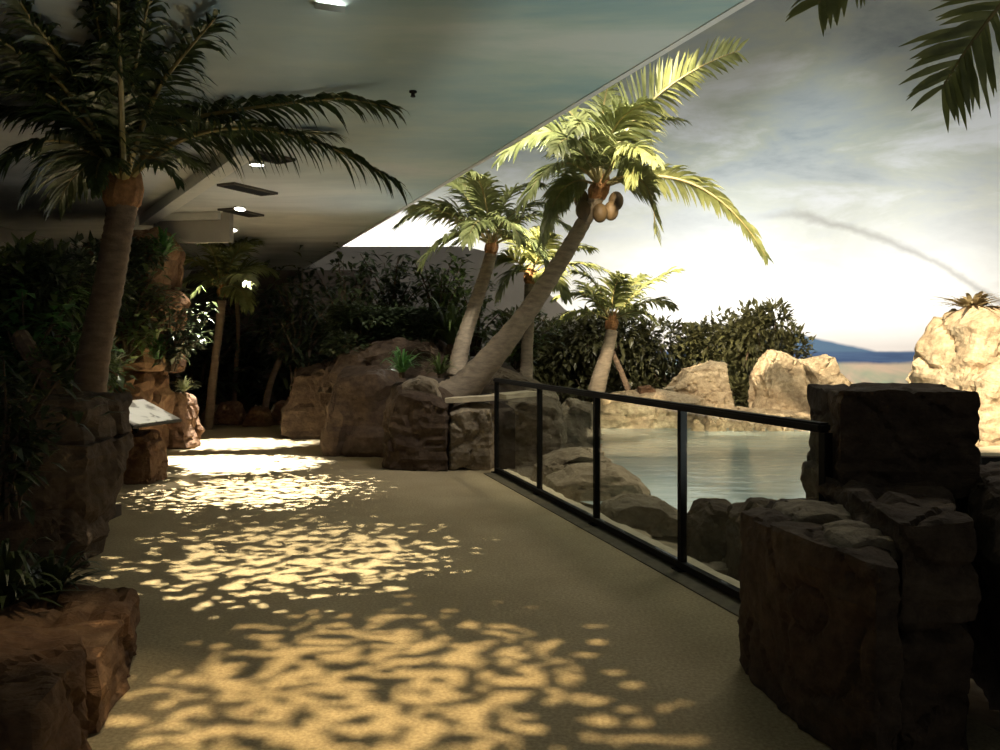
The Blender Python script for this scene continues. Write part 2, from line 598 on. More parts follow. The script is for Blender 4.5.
# ------------------------------------------------------------------ palms
def frond(root, origin, p0, p1, p2, seed, ll=0.42, n=34, lw=0.03, lm='palm_leaf', zmax=None, hang=0.35, twist=None, fwd=(0.5, 0.75), t0=0.16):
    r = random.Random(seed)
    bl, br = bmesh.new(), bmesh.new()
    pts = []
    N = 24
    for i in range(N + 1):
        t = i / N
        p = p0 * (1 - t) ** 2 + p1 * (2 * t * (1 - t)) + p2 * t * t
        if zmax is not None and p.z > zmax:
            p.z = zmax + 0.04 * math.tanh((p.z - zmax) * 3)
        pts.append(p)
    length = sum((b_ - a).length for a, b_ in zip(pts, pts[1:]))
    rad = [0.022 * (1 - 0.85 * i / N) * min(1.4, 0.5 + length / 3) for i in range(N + 1)]
    tube(br, pts, rad, 6)

    def at(t):
        f = t * N
        k = min(int(f), N - 1)
        return pts[k].lerp(pts[k + 1], f - k), (pts[k + 1] - pts[k]).normalized()
    tw = r.uniform(-0.5, 0.5) if twist is None else twist
    for i in range(n):
        t = t0 + (1 - t0) * (i + 0.5) / n
        p, tg = at(min(t, 0.999))
        side = tg.cross(V((0, 0, 1)))
        if side.length < 0.05:
            side = V((1, 0, 0))
        side.normalize()
        nor = side.cross(tg)
        side = (side * math.cos(tw) + nor * math.sin(tw)).normalized()
        nor = side.cross(tg)
        prof = (0.45 + 0.55 * math.sin(math.pi * min(1, (t - 0.1) / 0.7) ** 0.8)) if t < 0.8 else (0.72 - 1.5 * (t - 0.8))
        for sg in (-1, 1):
            if r.random() < 0.05:
                continue
            l = ll * max(0.3, prof) * r.uniform(0.85, 1.12)
            a = fwd[0] + fwd[1] * t + r.uniform(-0.12, 0.12)
            d = (side * sg * math.cos(a) + tg * math.sin(a) + nor * r.uniform(0.05, 0.4)).normalized()
            w = lw * r.uniform(0.8, 1.2) * 0.5
            wd_ = d.cross(nor)
            wd_ = (wd_.normalized() + nor * r.uniform(-0.5, 0.5)).normalized()
            prev = None
            q = p.copy()
            S = 4
            for s in range(S + 1):
                f = s / S
                ww = w * (0.55 + 1.1 * f if f < 0.4 else 1.0 - 0.97 * ((f - 0.4) / 0.6) ** 1.6)
                cur = (bl.verts.new(q - wd_ * ww), bl.verts.new(q + wd_ * ww))
                if prev:
                    bl.faces.new((prev[0], prev[1], cur[1], cur[0]))
                prev = cur
                d = (d + V((0, 0, -hang * (0.4 + f) * r.uniform(0.7, 1.3)))).normalized()
                q = q + d * (l / S)
    f = obj('frond', bl, M[lm], root, origin)
    obj('midrib', br, M['midrib'], f, origin)
    return f


def palm(label, trunk_pts, radii, crown, fronds, seed, Yc, ll=0.42, n=34, lw=0.03, lm='palm_leaf', tm='trunk',
         zmax=None, group=None, coconuts=(), extra=0, elen=1.4, fibre=0.75, hang=0.35):
    base = trunk_pts[0].copy()
    root = thing('palm_tree', label, 'palm tree', base, group)
    sp = spline(trunk_pts, 46)
    m = len(radii) - 1
    rr = []
    for i in range(len(sp)):
        f = i / (len(sp) - 1) * m
        k = min(int(f), m - 1)
        rr.append(radii[k] + (radii[k + 1] - radii[k]) * (f - k))
    bm = bmesh.new()
    tube(bm, sp, rr, 14, 0.035)
    obj('trunk', bm, M[tm], root, base, True)
    # fibrous heart the leaf stalks grow from
    bm = bmesh.new()
    ax = (sp[-1] - sp[-4]).normalized()
    k = radii[-1] * fibre
    pr = [crown - ax * 2.2 * k, crown - ax * 1.2 * k, crown, crown + ax * 1.2 * k, crown + ax * 2.4 * k]
    tube(bm, pr, [k * 0.9, k * 1.45, k * 1.6, k * 1.1, k * 0.35], 12, 0.04)
    obj('crown_fibre', bm, M['fibre'], root, base)
    r = random.Random(seed)
    for i, fr in enumerate(fronds):
        c, t = fr[0], fr[1]
        p1 = c if isinstance(c, Vector) else W(c[0], c[1], Yc + c[2])
        p2 = t if isinstance(t, Vector) else W(t[0], t[1], Yc + t[2])
        kw = fr[2] if len(fr) > 2 else {}
        frond(root, base, crown.copy(), p1, p2, seed * 100 + i, kw.get('ll', ll), kw.get('n', n), kw.get('lw', lw), kw.get('lm', lm), zmax, kw.get('hang', hang), kw.get('twist'), kw.get('fwd', (0.5, 0.75)), kw.get('t0', 0.16))
    for i in range(extra):
        a = r.uniform(0, 2 * math.pi)
        el = r.uniform(0.1, 1.0)
        L = elen * r.uniform(0.75, 1.1)
        h = V((math.cos(a), math.sin(a), 0))
        p1 = crown + h * L * 0.5 + V((0, 0, L * 0.55 * el))
        p2 = crown + h * L * 0.95 + V((0, 0, L * (0.7 * el - 0.45)))
        frond(root, base, crown.copy(), p1, p2, seed * 100 + 50 + i, ll, n, lw, lm, zmax, hang)
    for i, c in enumerate(coconuts):
        bm = bmesh.new()
        bmesh.ops.create_uvsphere(bm, u_segments=14, v_segments=10, radius=0.115, matrix=Matrix.Translation(c) @ Matrix.Diagonal((0.9, 0.9, 1.15, 1)))
        obj('coconut', bm, M['coconut'], root, base, True)
    return root


# ------------------------------------------------------------------ shrubs
def leaf_geo(bm, p, d, l, w, up):
    s = d.cross(up)
    if s.length < 0.01:
        s = d.cross(V((1, 0, 0.2)))
    s.normalize()
    nn = s.cross(d).normalized()
    a = bm.verts.new(p)
    b1 = bm.verts.new(p + d * l * 0.4 - s * w * 0.5 + nn * w * 0.12)
    c1 = bm.verts.new(p + d * l * 0.4 + s * w * 0.5 + nn * w * 0.12)
    b2 = bm.verts.new(p + d * l * 0.45)
    e = bm.verts.new(p + d * l - nn * l * 0.18)
    bm.faces.new((a, b2, b1))
    bm.faces.new((a, c1, b2))
    bm.faces.new((b1, b2, e))
    bm.faces.new((b2, c1, e))


MESHES = {}


def shrub_meshes(kind, seed):
    key = (kind, seed)
    if key in MESHES:
        return MESHES[key]
    r = random.Random(seed * 31 + len(kind))
    bl, bs = bmesh.new(), bmesh.new()
    if kind == 'bush':
        lobes = [V((r.uniform(-0.36, 0.36), r.uniform(-0.3, 0.3), r.uniform(0.12, 0.86))) for _ in range(20)]
        for c in lobes:
            tube(bs, spline([V((0, 0, 0)), V((c.x * 0.4, c.y * 0.4, c.z * 0.55)), c], 6), [0.022 - 0.0025 * i for i in range(7)], 5)
            rad = r.uniform(0.15, 0.26)
            for _ in range(150):
                d = V((r.gauss(0, 1), r.gauss(0, 1), r.gauss(0, 1) + 0.2)).normalized()
                p = c + d * rad * r.uniform(0.55, 1.0)
                dd = (d + V((r.uniform(-.8, .8), r.uniform(-.8, .8), r.uniform(-.7, .4)))).normalized()
                leaf_geo(bl, p, dd, r.uniform(0.07, 0.12), r.uniform(0.035, 0.06), V((r.uniform(-.4, .4), r.uniform(-.4, .4), 1)))
    elif kind == 'broad':
        for k in range(16):
            tip = V((r.uniform(-0.5, 0.5), r.uniform(-0.4, 0.4), r.uniform(0.3, 1.0)))
            sp = spline([V((r.uniform(-.08, .08), r.uniform(-.08, .08), 0)), V((tip.x * 0.35, tip.y * 0.35, tip.z * 0.6)), tip], 8)
            tube(bs, sp, [0.018 - 0.0018 * i for i in range(9)], 5)
            for j in range(34):
                p = sp[r.randint(3, 8)] + V((r.gauss(0, .05), r.gauss(0, .05), r.gauss(0, .05)))
                a = r.uniform(0, 6.28)
                dd = V((math.cos(a), math.sin(a), r.uniform(-0.6, 0.6))).normalized()
                leaf_geo(bl, p, dd, r.uniform(0.11, 0.2), r.uniform(0.045, 0.085), V((0, 0, 1)))
    else:                                             # strappy rosette
        tube(bs, [V((0, 0, 0)), V((0, 0, 0.1)), V((0.01, 0, 0.2))], [0.05, 0.06, 0.03], 8)
        for k in range(70):
            a = r.uniform(0, 6.28)
            h = V((math.cos(a), math.sin(a), 0))
            out = r.uniform(0.15, 0.55)
            top = r.uniform(0.35, 1.0) * (1.1 - out * 0.7)
            p0 = V((0, 0, 0.12)) + h * 0.02
            p1 = h * out * 0.5 + V((0, 0, top * 1.1))
            p2 = h * out + V((0, 0, top * r.uniform(0.45, 0.95)))
            s = V((-h.y, h.x, 0))
            prev = None
            for i in range(7):
                t = i / 6
                p = p0 * (1 - t) ** 2 + p1 * 2 * t * (1 - t) + p2 * t * t
                w = 0.024 * (1 - t ** 2.2) + 0.002
                cur = (bl.verts.new(p - s * w), bl.verts.new(p + s * w))
                if prev:
                    bl.faces.new((prev[0], prev[1], cur[1], cur[0]))
                prev = cur
    out = []
    for nm, bm in (('foliage', bl), ('stem', bs)):
        me = bpy.data.meshes.new(nm)
        bm.to_mesh(me)
        bm.free()
        out.append(me)
    MESHES[key] = out
    return out


def shrub(label, cat, kind, seed, loc, h, w, lm, group=None, rot=None, name='shrub'):
    root = thing(name, label, cat, loc, group)
    root.rotation_euler.z = rot if rot is not None else (seed * 2.39996 + loc[0] * 3) % 6.28
    fm, sm = shrub_meshes(kind, seed % 4)
    for nm, me, m in (('foliage', fm, lm), ('stem', sm, 'twig')):
        me2 = me.copy()
        me2.materials.clear()
        me2.materials.append(M[m])
        o = bpy.data.objects.new(nm, me2)
        COL.objects.link(o)
        o.parent = root
        o.scale = (w, w, h)
    return root


# ================================================================== SETTING
ZC = 3.5
EDGE = lambda y: 1.385 + (y - 4.80) * (-5.2 - 1.385) / (22.1 - 4.80)


def structure(name, bm, m, smooth=False):
    return tag(obj(name, bm, m, None, None, smooth), kind='structure')


def skirt(bm, z):
    ed = [e for e in bm.edges if e.is_boundary]
    g = bmesh.ops.extrude_edge_only(bm, edges=ed)
    for v in g['geom']:
        if isinstance(v, bmesh.types.BMVert):
            v.co.z = z
    return bm


def patch(poly, res, zf):
    """ground patch: grid cells inside a polygon"""
    xs = [p[0] for p in poly]
    ys = [p[1] for p in poly]

    def inside(x, y):
        c = False
        j = len(poly) - 1
        for i in range(len(poly)):
            xi, yi = poly[i]
            xj, yj = poly[j]
            if (yi > y) != (yj > y) and x < (xj - xi) * (y - yi) / (yj - yi) + xi:
                c = not c
            j = i
        return c
    bm = bmesh.new()
    vs_ = {}

    def vert(i, j):
        if (i, j) not in vs_:
            x, y = min(xs) + i * res, min(ys) + j * res
            vs_[(i, j)] = bm.verts.new((x, y, zf(x, y)))
        return vs_[(i, j)]
    for i in range(int((max(xs) - min(xs)) / res) + 1):
        for j in range(int((max(ys) - min(ys)) / res) + 1):
            if inside(min(xs) + (i + .5) * res, min(ys) + (j + .5) * res):
                bm.faces.new((vert(i, j), vert(i + 1, j), vert(i + 1, j + 1), vert(i, j + 1)))
    return bm


FENCE = [V((-0.04, 10.29, 0)), V((0.41, 8.80, 0)), V((0.83, 7.30, 0)), V((1.25, 5.83, 0)), V((1.67, 4.36, 0))]
fdir = (FENCE[-1] - FENCE[0]).normalized()

# sandy path
bm = bmesh.new()
fl = [(-8.2, -3), (3.75, -3), (FENCE[-1].x + 0.07, FENCE[-1].y), (FENCE[0].x + 0.07, FENCE[0].y), (-0.1, 12), (-1.5, 22.2), (-8.2, 22.2)]
f = bm.faces.new([bm.verts.new((x, y, 0)) for x, y in fl])
structure('floor', bm, M['sand'])
# ground on the far side of the fence
bm = patch([(FENCE[-1].x + 0.1, 4.3), (0.02, 10.3), (-1.5, 13), (-2.5, 23), (14, 23), (14, 1), (3.6, -1)], 0.25,
           lambda x, y: -0.06 - 0.22 * min(1, max(0, (x - (2.94 - .29 * y)) / 1.2)) + 0.04 * noise.noise(V((x * 1.5, y * 1.5, 3))))
structure('ground', bm, M['bank'], True)

# ceiling (painted soffit) with its free edge over the pool side
bm = bmesh.new()
ce = [(-8.2, -3), (EDGE(-3), -3), (EDGE(22.1), 22.1), (-8.2, 22.1)]
lo = [bm.verts.new((x, y, ZC)) for x, y in ce]
hi = [bm.verts.new((x, y, ZC + 0.16)) for x, y in ce]
bm.faces.new(lo)
bm.faces.new(hi[::-1])
for i in range(4):
    bm.faces.new((lo[i], lo[(i + 1) % 4], hi[(i + 1) % 4], hi[i]))
structure('ceiling', bm, M['soffit'])
bm = bmesh.new()
bar(bm, (EDGE(-3) + 0.02, -3, ZC + 0.02), (EDGE(22.1) + 0.02, 22.1, ZC + 0.01), 0.05, 0.05)
structure('trim_1', bm, M['beam'])

# walls
bm = bmesh.new()
box(bm, (-8.3, 9.5, 1.75), (0.2, 25.4, 3.5))
structure('wall_left', bm, M['wall_grey'])
bm = bmesh.new()
box(bm, (-5.9, 22.25, 1.7), (5.0, 0.2, 3.6))
structure('wall_back', bm, M['wall_dark'])
bm = bmesh.new()
wp = [(-6.4, -0.3), (-6.4, 4.15), (-0.9, 4.15), (0.1, 3.9), (0.9, 3.3), (1.7, 2.5), (2.6, 1.9), (3.4, -0.3)]
fr_ = [bm.verts.new((x, 22.42, z)) for x, z in wp]
bk_ = [bm.verts.new((x, 22.6, z)) for x, z in wp]
bm.faces.new(fr_)
bm.faces.new(bk_[::-1])
for i in range(len(wp)):
    j = (i + 1) % len(wp)
    bm.faces.new((fr_[i], fr_[j], bk_[j], bk_[i]))
o = structure('dome_shade', bm, M['wall_grey'])  # upright grey sheet standing in for the shade low on the dome

# painted dome
bm = bmesh.new()
prof = [(DR, -0.6), (DR, 0.6), (DR, 1.8)]
for i in range(0, 15):
    t = i / 14 * math.pi / 2
    prof.append((DR * math.cos(t) ** 0.9 if i < 14 else 0.05, 2.6 + 6.6 * math.sin(t)))
A0, A1, NA = -55, 222, 72
cols = []
for k in range(NA + 1):
    a = math.radians(A0 + (A1 - A0) * k / NA)
    cols.append([bm.verts.new((DC.x + math.cos(a) * r, DC.y + math.sin(a) * r, z)) for r, z in prof])
for a, c in zip(cols, cols[1:]):
    for i in range(len(prof) - 1):
        bm.faces.new((a[i], c[i], c[i + 1], a[i + 1]))
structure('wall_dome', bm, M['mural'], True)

# planting beds
bm = patch([(-8.2, 1.5), (-2.3, 1.5), (-2.3, 4.4), (-3.2, 5.9), (-3.5, 7.6), (-4.5, 9.2), (-5.3, 12.5), (-6.2, 16), (-8.2, 16)], 0.25,
           lambda x, y: 0.12 + 0.18 * min(1.5, max(0, (-2.2 - 0.22 * y - x))) + 0.05 * noise.noise(V((x, y, 0))))
skirt(bm, -0.02)
structure('planting_bed_left', bm, M['soil'], True)
bm = patch([(-0.9, 11.25), (0.1, 11.2), (0.9, 13), (1.0, 17), (-3.0, 19), (-3.3, 16.4), (-2.2, 14.6), (-1.1, 12.3)], 0.25,
           lambda x, y: 0.75 + 0.12 * min(4, max(0, (y - 10.8))) - 0.8 * max(0, x - 0.1) + 0.06 * noise.noise(V((x, y, 1))))
skirt(bm, -0.2)
structure('planting_bed_right', bm, M['soil'], True)

# pool water
bm = bmesh.new()
bm.faces.new([bm.verts.new((x, y, -0.1)) for x, y in ((0.7, 9.2), (1.7, 7.6), (2.4, 6.4), (6.0, 6.0), (9.5, 9), (9.5, 16.9), (1.6, 16.9), (0.8, 12.5))])
tag(structure('water', bm, M['water']), 'turquoise pool water behind the glass fence')

# beam, bulkhead and its trim under the ceiling
P1, P2 = W(246, 143, 8.15), W(146, 219, 12.9)
P1.z = P2.z = ZC - 0.07
bm = bmesh.new()
bar(bm, P1, P2, 0.18, 0.14)
tag(obj('ceiling_beam', bm, M['beam']), 'pale diagonal beam fixed under the ceiling behind the dark palm', 'beam')
o = bpy.data.objects[-1]
bm = bmesh.new()
bar(bm, (-5.15, 12.72, ZC - 0.22), (-3.95, 12.5, ZC - 0.22), 0.12, 0.44)
structure('wall_bulkhead', bm, M['wall_grey'])
bm = bmesh.new()
bar(bm, (-5.1, 12.60, ZC - 0.06), (-4.1, 12.42, ZC - 0.06), 0.08, 0.1)
structure('trim_2', bm, M['beam'])


# ------------------------------------------------------------------ ceiling fittings
def downlight(x, y, power, color, label, seed, soft, thr=0.08, ang=50, tilt=None, fq=1.0, ey=1.0):
    root = thing('downlight', label, 'ceiling light', (x, y, ZC), 'row of ceiling downlights over the path')
    bm = bmesh.new()
    n = 28
    rings = []
    for r_, z in ((0.085, 0), (0.085, -0.036), (0.076, -0.036), (0.076, -0.01)):
        rings.append([bm.verts.new((r_ * math.cos(k * 2 * math.pi / n), r_ * math.sin(k * 2 * math.pi / n), z)) for k in range(n)])
    for a, c in zip(rings, rings[1:]):
        for k in range(n):
            bm.faces.new((a[k], a[(k + 1) % n], c[(k + 1) % n], c[k]))
    obj('housing', bm, M['white_metal'], root)
    bm = bmesh.new()
    rings = []
    for r_ in (0.076, 0.0128):
        rings.append([bm.verts.new((r_ * math.cos(k * 2 * math.pi / n), r_ * math.sin(k * 2 * math.pi / n), -0.033)) for k in range(n)])
    for k in range(n):
        bm.faces.new((rings[0][k], rings[0][(k + 1) % n], rings[1][(k + 1) % n], rings[1][k]))
    obj('lens', bm, M['lens'], root)
    # pierced leaf-pattern plate the beam passes through
    bm = bmesh.new()
    G = 110
    R = 0.0132
    st = 2 * R / G
    vs_ = {}

    def vv(i, j):
        if (i, j) not in vs_:
            vs_[(i, j)] = bm.verts.new((-R + i * st, -R + j * st, -0.03))
        return vs_[(i, j)]
    for i in range(G):
        for j in range(G):
            x_, y_ = -R + (i + .5) * st, -R + (j + .5) * st
            rr = math.hypot(x_, y_ / ey) / 0.0088
            p = V((x_ * 1500 * fq + 0.8 * noise.noise(V((x_ * 500, y_ * 500, seed))), y_ * 2300 * fq, seed * 7.1))
            v_ = noise.noise(p) + 0.55 * noise.noise(p * 2.1) + 0.2 * noise.noise(p * 4.3)
            if v_ < thr + 1.1 * max(0, rr - 0.5) or rr > 1.2:
                bm.faces.new((vv(i, j), vv(i + 1, j), vv(i + 1, j + 1), vv(i, j + 1)))
    obj('pattern_plate', bm, M['black_metal'], root)
    l = bpy.data.lights.new('downlight_lamp', 'SPOT')
    l.energy, l.color, l.spot_size, l.spot_blend, l.shadow_soft_size = power, color, math.radians(ang), 0.45, soft
    lo_ = bpy.data.objects.new('downlight_lamp', l)
    COL.objects.link(lo_)
    lo_.parent = root
    lo_.location = (0, 0, -0.005)
    if tilt:
        d = V((tilt[0] - x, tilt[1] - y, -ZC))
        root.rotation_euler = d.to_track_quat('-Z', 'Y').to_euler()


downlight(-0.60, 3.80, 900, (1.0, 0.74, 0.38), 'ceiling downlight over the path, nearest the viewer', 1, 0.00028, -0.05, 52, None, 0.72)
downlight(-0.97, 4.86, 1900, (1.0, 0.86, 0.58), 'tilted ceiling downlight at the top edge of the photo', 2, 0.00018, 0.02, 50, (-1.5, 6.2), 0.85)
downlight(-2.59, 9.05, 3600, (1.0, 0.92, 0.74), 'ceiling downlight closest to the end of the pale beam', 3, 0.00016, -0.05, 50)
downlight(-3.67, 12.0, 6000, (1.0, 0.95, 0.84), 'ceiling downlight in the middle, between two dark ceiling vents and the bulkhead', 4, 0.0002, -0.6, 48, (-3.67, 11.15), 1.0, 0.62)
downlight(-4.47, 14.2, 4600, (1.0, 0.95, 0.84), 'ceiling downlight farthest away above the small palm', 5, 0.0002, -0.6, 48, (-4.3, 13.35), 1.0, 0.55)


def vent(pa, pb, label):
    a, b_ = W(*pa, 1), W(*pb, 1)
    a, b_ = [V((p[0] - 500, 0, 0)) for p in (pa, pb)], None
    pts = []
    for px, py in (pa, pb):
        Y = (ZC - EYE) * F / (HZ - py)
        pts.append(V(((px - 500) / F * Y, Y, ZC)))
    c = (pts[0] + pts[1]) / 2
    root = thing('ceiling_vent', label, 'ceiling vent', c, 'dark slot vents in the ceiling')
    d = pts[1] - pts[0]
    ang = math.atan2(d.y, d.x)
    L = d.length
    bm = bmesh.new()
    for sx, sy, cx, cy in ((L, 0.02, 0, 0.13), (L, 0.02, 0, -0.13), (0.02, 0.28, L / 2, 0), (0.02, 0.28, -L / 2, 0)):
        box(bm, (cx, cy, -0.015), (sx, sy, 0.03))
    fr = obj('vent_frame', bm, M['vent_dark'], root)
    bm = bmesh.new()
    for k in range(-4, 5):
        box(bm, (0, k * 0.026, -0.012), (L - 0.02, 0.012, 0.02), 0, Matrix.Rotation(0.6, 4, 'X'))
    box(bm, (0, 0, -0.001), (L - 0.02, 0.25, 0.002))
    sl = obj('slats', bm, M['sign_back'], root)
    root.rotation_euler.z = ang


vent((246, 151), (286, 160), 'dark slot vent in the ceiling at the end of the pale beam')
vent((226, 183), (269, 193), 'dark slot vent in the middle of the ceiling run')
vent((226, 208), (256, 215), 'small dark slot vent farthest along the ceiling')
Y = (ZC - EYE) * F / (HZ - 91)
c = V(((413 - 500) / F * Y, Y, ZC))
bm = bmesh.new()
tube(bm, [V((0, 0, 0)), V((0, 0, -0.012)), V((0, 0, -0.02)), V((0, 0, -0.045))], [0.03, 0.03, 0.014, 0.02], 12)
tag(obj('sprinkler_head', bm, M['black_metal']), 'tiny black sprinkler head on the green painted ceiling', 'sprinkler').location = c

# ================================================================== GLASS FENCE
root = thing('glass_fence', 'black metal fence with glass panes between path and pool', 'fence', FENCE[0])
HT = 1.15
bm = bmesh.new()
bar(bm, FENCE[0] - fdir * 0.03 + V((0, 0, HT - 0.025)), FENCE[-1] + V((0, 0, HT - 0.025)), 0.075, 0.05)
bmesh.ops.bevel(bm, geom=bm.edges[:], offset=0.012, segments=2, affect='EDGES')
obj('top_rail', bm, M['black_metal'], root, FENCE[0])
bm = bmesh.new()
bar(bm, FENCE[0] + V((0, 0, 0.045)), FENCE[-1] + V((0, 0, 0.045)), 0.05, 0.045)
obj('bottom_rail', bm, M['black_metal'], root, FENCE[0])
for p in FENCE:
    bm = bmesh.new()
    box(bm, p + V((0, 0, (HT - 0.05) / 2)), (0.048, 0.048, HT - 0.05), math.atan2(fdir.y, fdir.x))
    box(bm, p + V((0, 0, 0.008)), (0.11, 0.11, 0.016), math.atan2(fdir.y, fdir.x))
    obj('post', bm, M['black_metal'], root, FENCE[0])
for a, b_ in zip(FENCE, FENCE[1:]):
    bm = bmesh.new()
    d = (b_ - a).normalized()
    bar(bm, a + d * 0.03 + V((0, 0, 0.58)), b_ - d * 0.03 + V((0, 0, 0.58)), 0.01, 1.02)
    obj('pane', bm, M['glass'], root, FENCE[0])
side = V((fdir.y, -fdir.x, 0))
if side.x > 0:
    side = -side
bm = bmesh.new()
bar(bm, FENCE[0] + side * 0.08 + V((0, 0, 0.004)), FENCE[-1] + side * 0.08 + V((0, 0, 0.004)), 0.17, 0.008)
structure('floor_strip', bm, M['floor_dark'])  # thin darker strip on the floor along the fence
bm = bmesh.new()
bar(bm, FENCE[0] - side * 0.10 + V((0, 0, -0.03)), FENCE[-1] - side * 0.10 + V((0, 0, -0.03)), 0.12, 0.14)
refine(bm, 0.15)
for v in bm.verts:
    v.co += V((noise.noise(v.co * 6), 0, noise.noise(v.co * 5 + V((4, 4, 4))))) * 0.02
structure('trim_3', bm, M['concrete'])

# ================================================================== NEAR RIGHT BOULDERS
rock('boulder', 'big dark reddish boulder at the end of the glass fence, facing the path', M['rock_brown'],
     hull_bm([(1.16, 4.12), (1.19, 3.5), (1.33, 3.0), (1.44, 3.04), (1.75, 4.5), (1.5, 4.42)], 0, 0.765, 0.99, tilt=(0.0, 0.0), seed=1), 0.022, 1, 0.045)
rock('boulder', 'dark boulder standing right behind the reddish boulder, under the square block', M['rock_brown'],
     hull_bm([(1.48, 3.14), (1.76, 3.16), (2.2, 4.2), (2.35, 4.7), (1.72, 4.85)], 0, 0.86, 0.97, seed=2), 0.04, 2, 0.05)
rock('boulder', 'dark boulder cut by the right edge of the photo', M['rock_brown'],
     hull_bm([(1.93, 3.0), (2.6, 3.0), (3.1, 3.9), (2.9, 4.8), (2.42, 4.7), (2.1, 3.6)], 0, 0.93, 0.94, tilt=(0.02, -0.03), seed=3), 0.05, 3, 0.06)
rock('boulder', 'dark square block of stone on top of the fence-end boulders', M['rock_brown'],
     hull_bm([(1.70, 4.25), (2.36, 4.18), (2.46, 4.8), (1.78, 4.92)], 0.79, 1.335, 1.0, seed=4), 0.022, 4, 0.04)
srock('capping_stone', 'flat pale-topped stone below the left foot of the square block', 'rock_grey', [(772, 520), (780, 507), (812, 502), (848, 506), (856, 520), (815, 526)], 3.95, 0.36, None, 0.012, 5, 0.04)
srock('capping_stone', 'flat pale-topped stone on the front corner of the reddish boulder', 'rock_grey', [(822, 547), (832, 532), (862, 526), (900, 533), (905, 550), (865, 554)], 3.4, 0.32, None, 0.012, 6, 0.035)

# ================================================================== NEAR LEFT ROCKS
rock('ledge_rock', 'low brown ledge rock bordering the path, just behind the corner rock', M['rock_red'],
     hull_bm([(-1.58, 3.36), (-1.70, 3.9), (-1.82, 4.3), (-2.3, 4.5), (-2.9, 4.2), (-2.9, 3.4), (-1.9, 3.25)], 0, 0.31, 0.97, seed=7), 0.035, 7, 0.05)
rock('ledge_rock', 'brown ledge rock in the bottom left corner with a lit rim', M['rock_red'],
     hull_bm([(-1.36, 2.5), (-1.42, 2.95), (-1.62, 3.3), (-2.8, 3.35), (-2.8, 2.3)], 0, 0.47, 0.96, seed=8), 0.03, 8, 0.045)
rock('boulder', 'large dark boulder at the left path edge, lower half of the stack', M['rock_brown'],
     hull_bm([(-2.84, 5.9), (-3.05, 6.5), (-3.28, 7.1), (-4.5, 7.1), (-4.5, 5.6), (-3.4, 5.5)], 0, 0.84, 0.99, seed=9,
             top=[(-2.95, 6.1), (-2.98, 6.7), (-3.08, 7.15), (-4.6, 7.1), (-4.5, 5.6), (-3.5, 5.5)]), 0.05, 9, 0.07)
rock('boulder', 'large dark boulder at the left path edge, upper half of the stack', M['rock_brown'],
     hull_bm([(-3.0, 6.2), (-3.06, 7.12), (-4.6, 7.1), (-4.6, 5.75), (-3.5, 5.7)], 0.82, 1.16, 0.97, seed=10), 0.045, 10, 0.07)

# left cliff behind the dark palm
srock('cliff_rock', 'brown cliff rock behind the dark palm, lower block near the sign', 'rock_red', [(70, 460), (76, 385), (98, 362), (136, 358), (158, 372), (164, 405), (148, 458)], 11.9, 1.6, 0, 0.10, 11, 0.13)
srock('cliff_rock', 'brown cliff rock behind the dark palm, upright middle block', 'rock_red', [(70, 372), (72, 300), (98, 276), (150, 272), (178, 292), (170, 330), (176, 372)], 12.1, 1.5, None, 0.10, 12, 0.13)
srock('cliff_rock', 'brown cliff rock topmost behind the dark palm, under the ceiling beam', 'rock_red', [(85, 290), (95, 246), (130, 236), (164, 232), (178, 250), (172, 290)], 12.2, 1.2, None, 0.08, 13, 0.12)
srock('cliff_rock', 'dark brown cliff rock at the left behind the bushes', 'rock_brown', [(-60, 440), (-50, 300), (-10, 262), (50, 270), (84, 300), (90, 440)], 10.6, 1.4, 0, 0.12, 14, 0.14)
# lit rocks beside the path
srock('boulder', 'sunlit orange-brown rock under the sloping sign', 'rock_red', [(128, 486), (129, 440), (138, 428), (154, 430), (162, 450), (162, 486)], 9.7, 0.5, 0, 0.03, 15, 0.05)
srock('boulder', 'small reddish rock stack with pale plant on top', 'rock_red', [(168, 452), (167, 412), (172, 393), (184, 390), (192, 404), (194, 430), (198, 452)], 12.9, 0.6, 0, 0.05, 16, 0.06)
for i, (x0, x1, yt, Y, lab) in enumerate((
        (198, 218, 410, 16.3, 'low rounded stone at the path end, left of four'), (214, 246, 401, 16.6, 'low rounded stone at the path end, tallest of four'),
        (244, 274, 406, 16.4, 'low rounded stone at the path end, third of four'), (270, 300, 400, 16.7, 'low rounded stone at the path end, right of four'))):
    yb = HZ + EYE * F / Y
    srock('stone', lab, 'rock_red', [(x0, yb), (x0 + 3, (yt + yb) / 2), (x0 + 9, yt), (x1 - 8, yt + 1), (x1 - 2, (yt + yb) / 2), (x1, yb)], Y, 0.5, 0, 0.03, 20 + i, 0.07, 'stones closing the path')

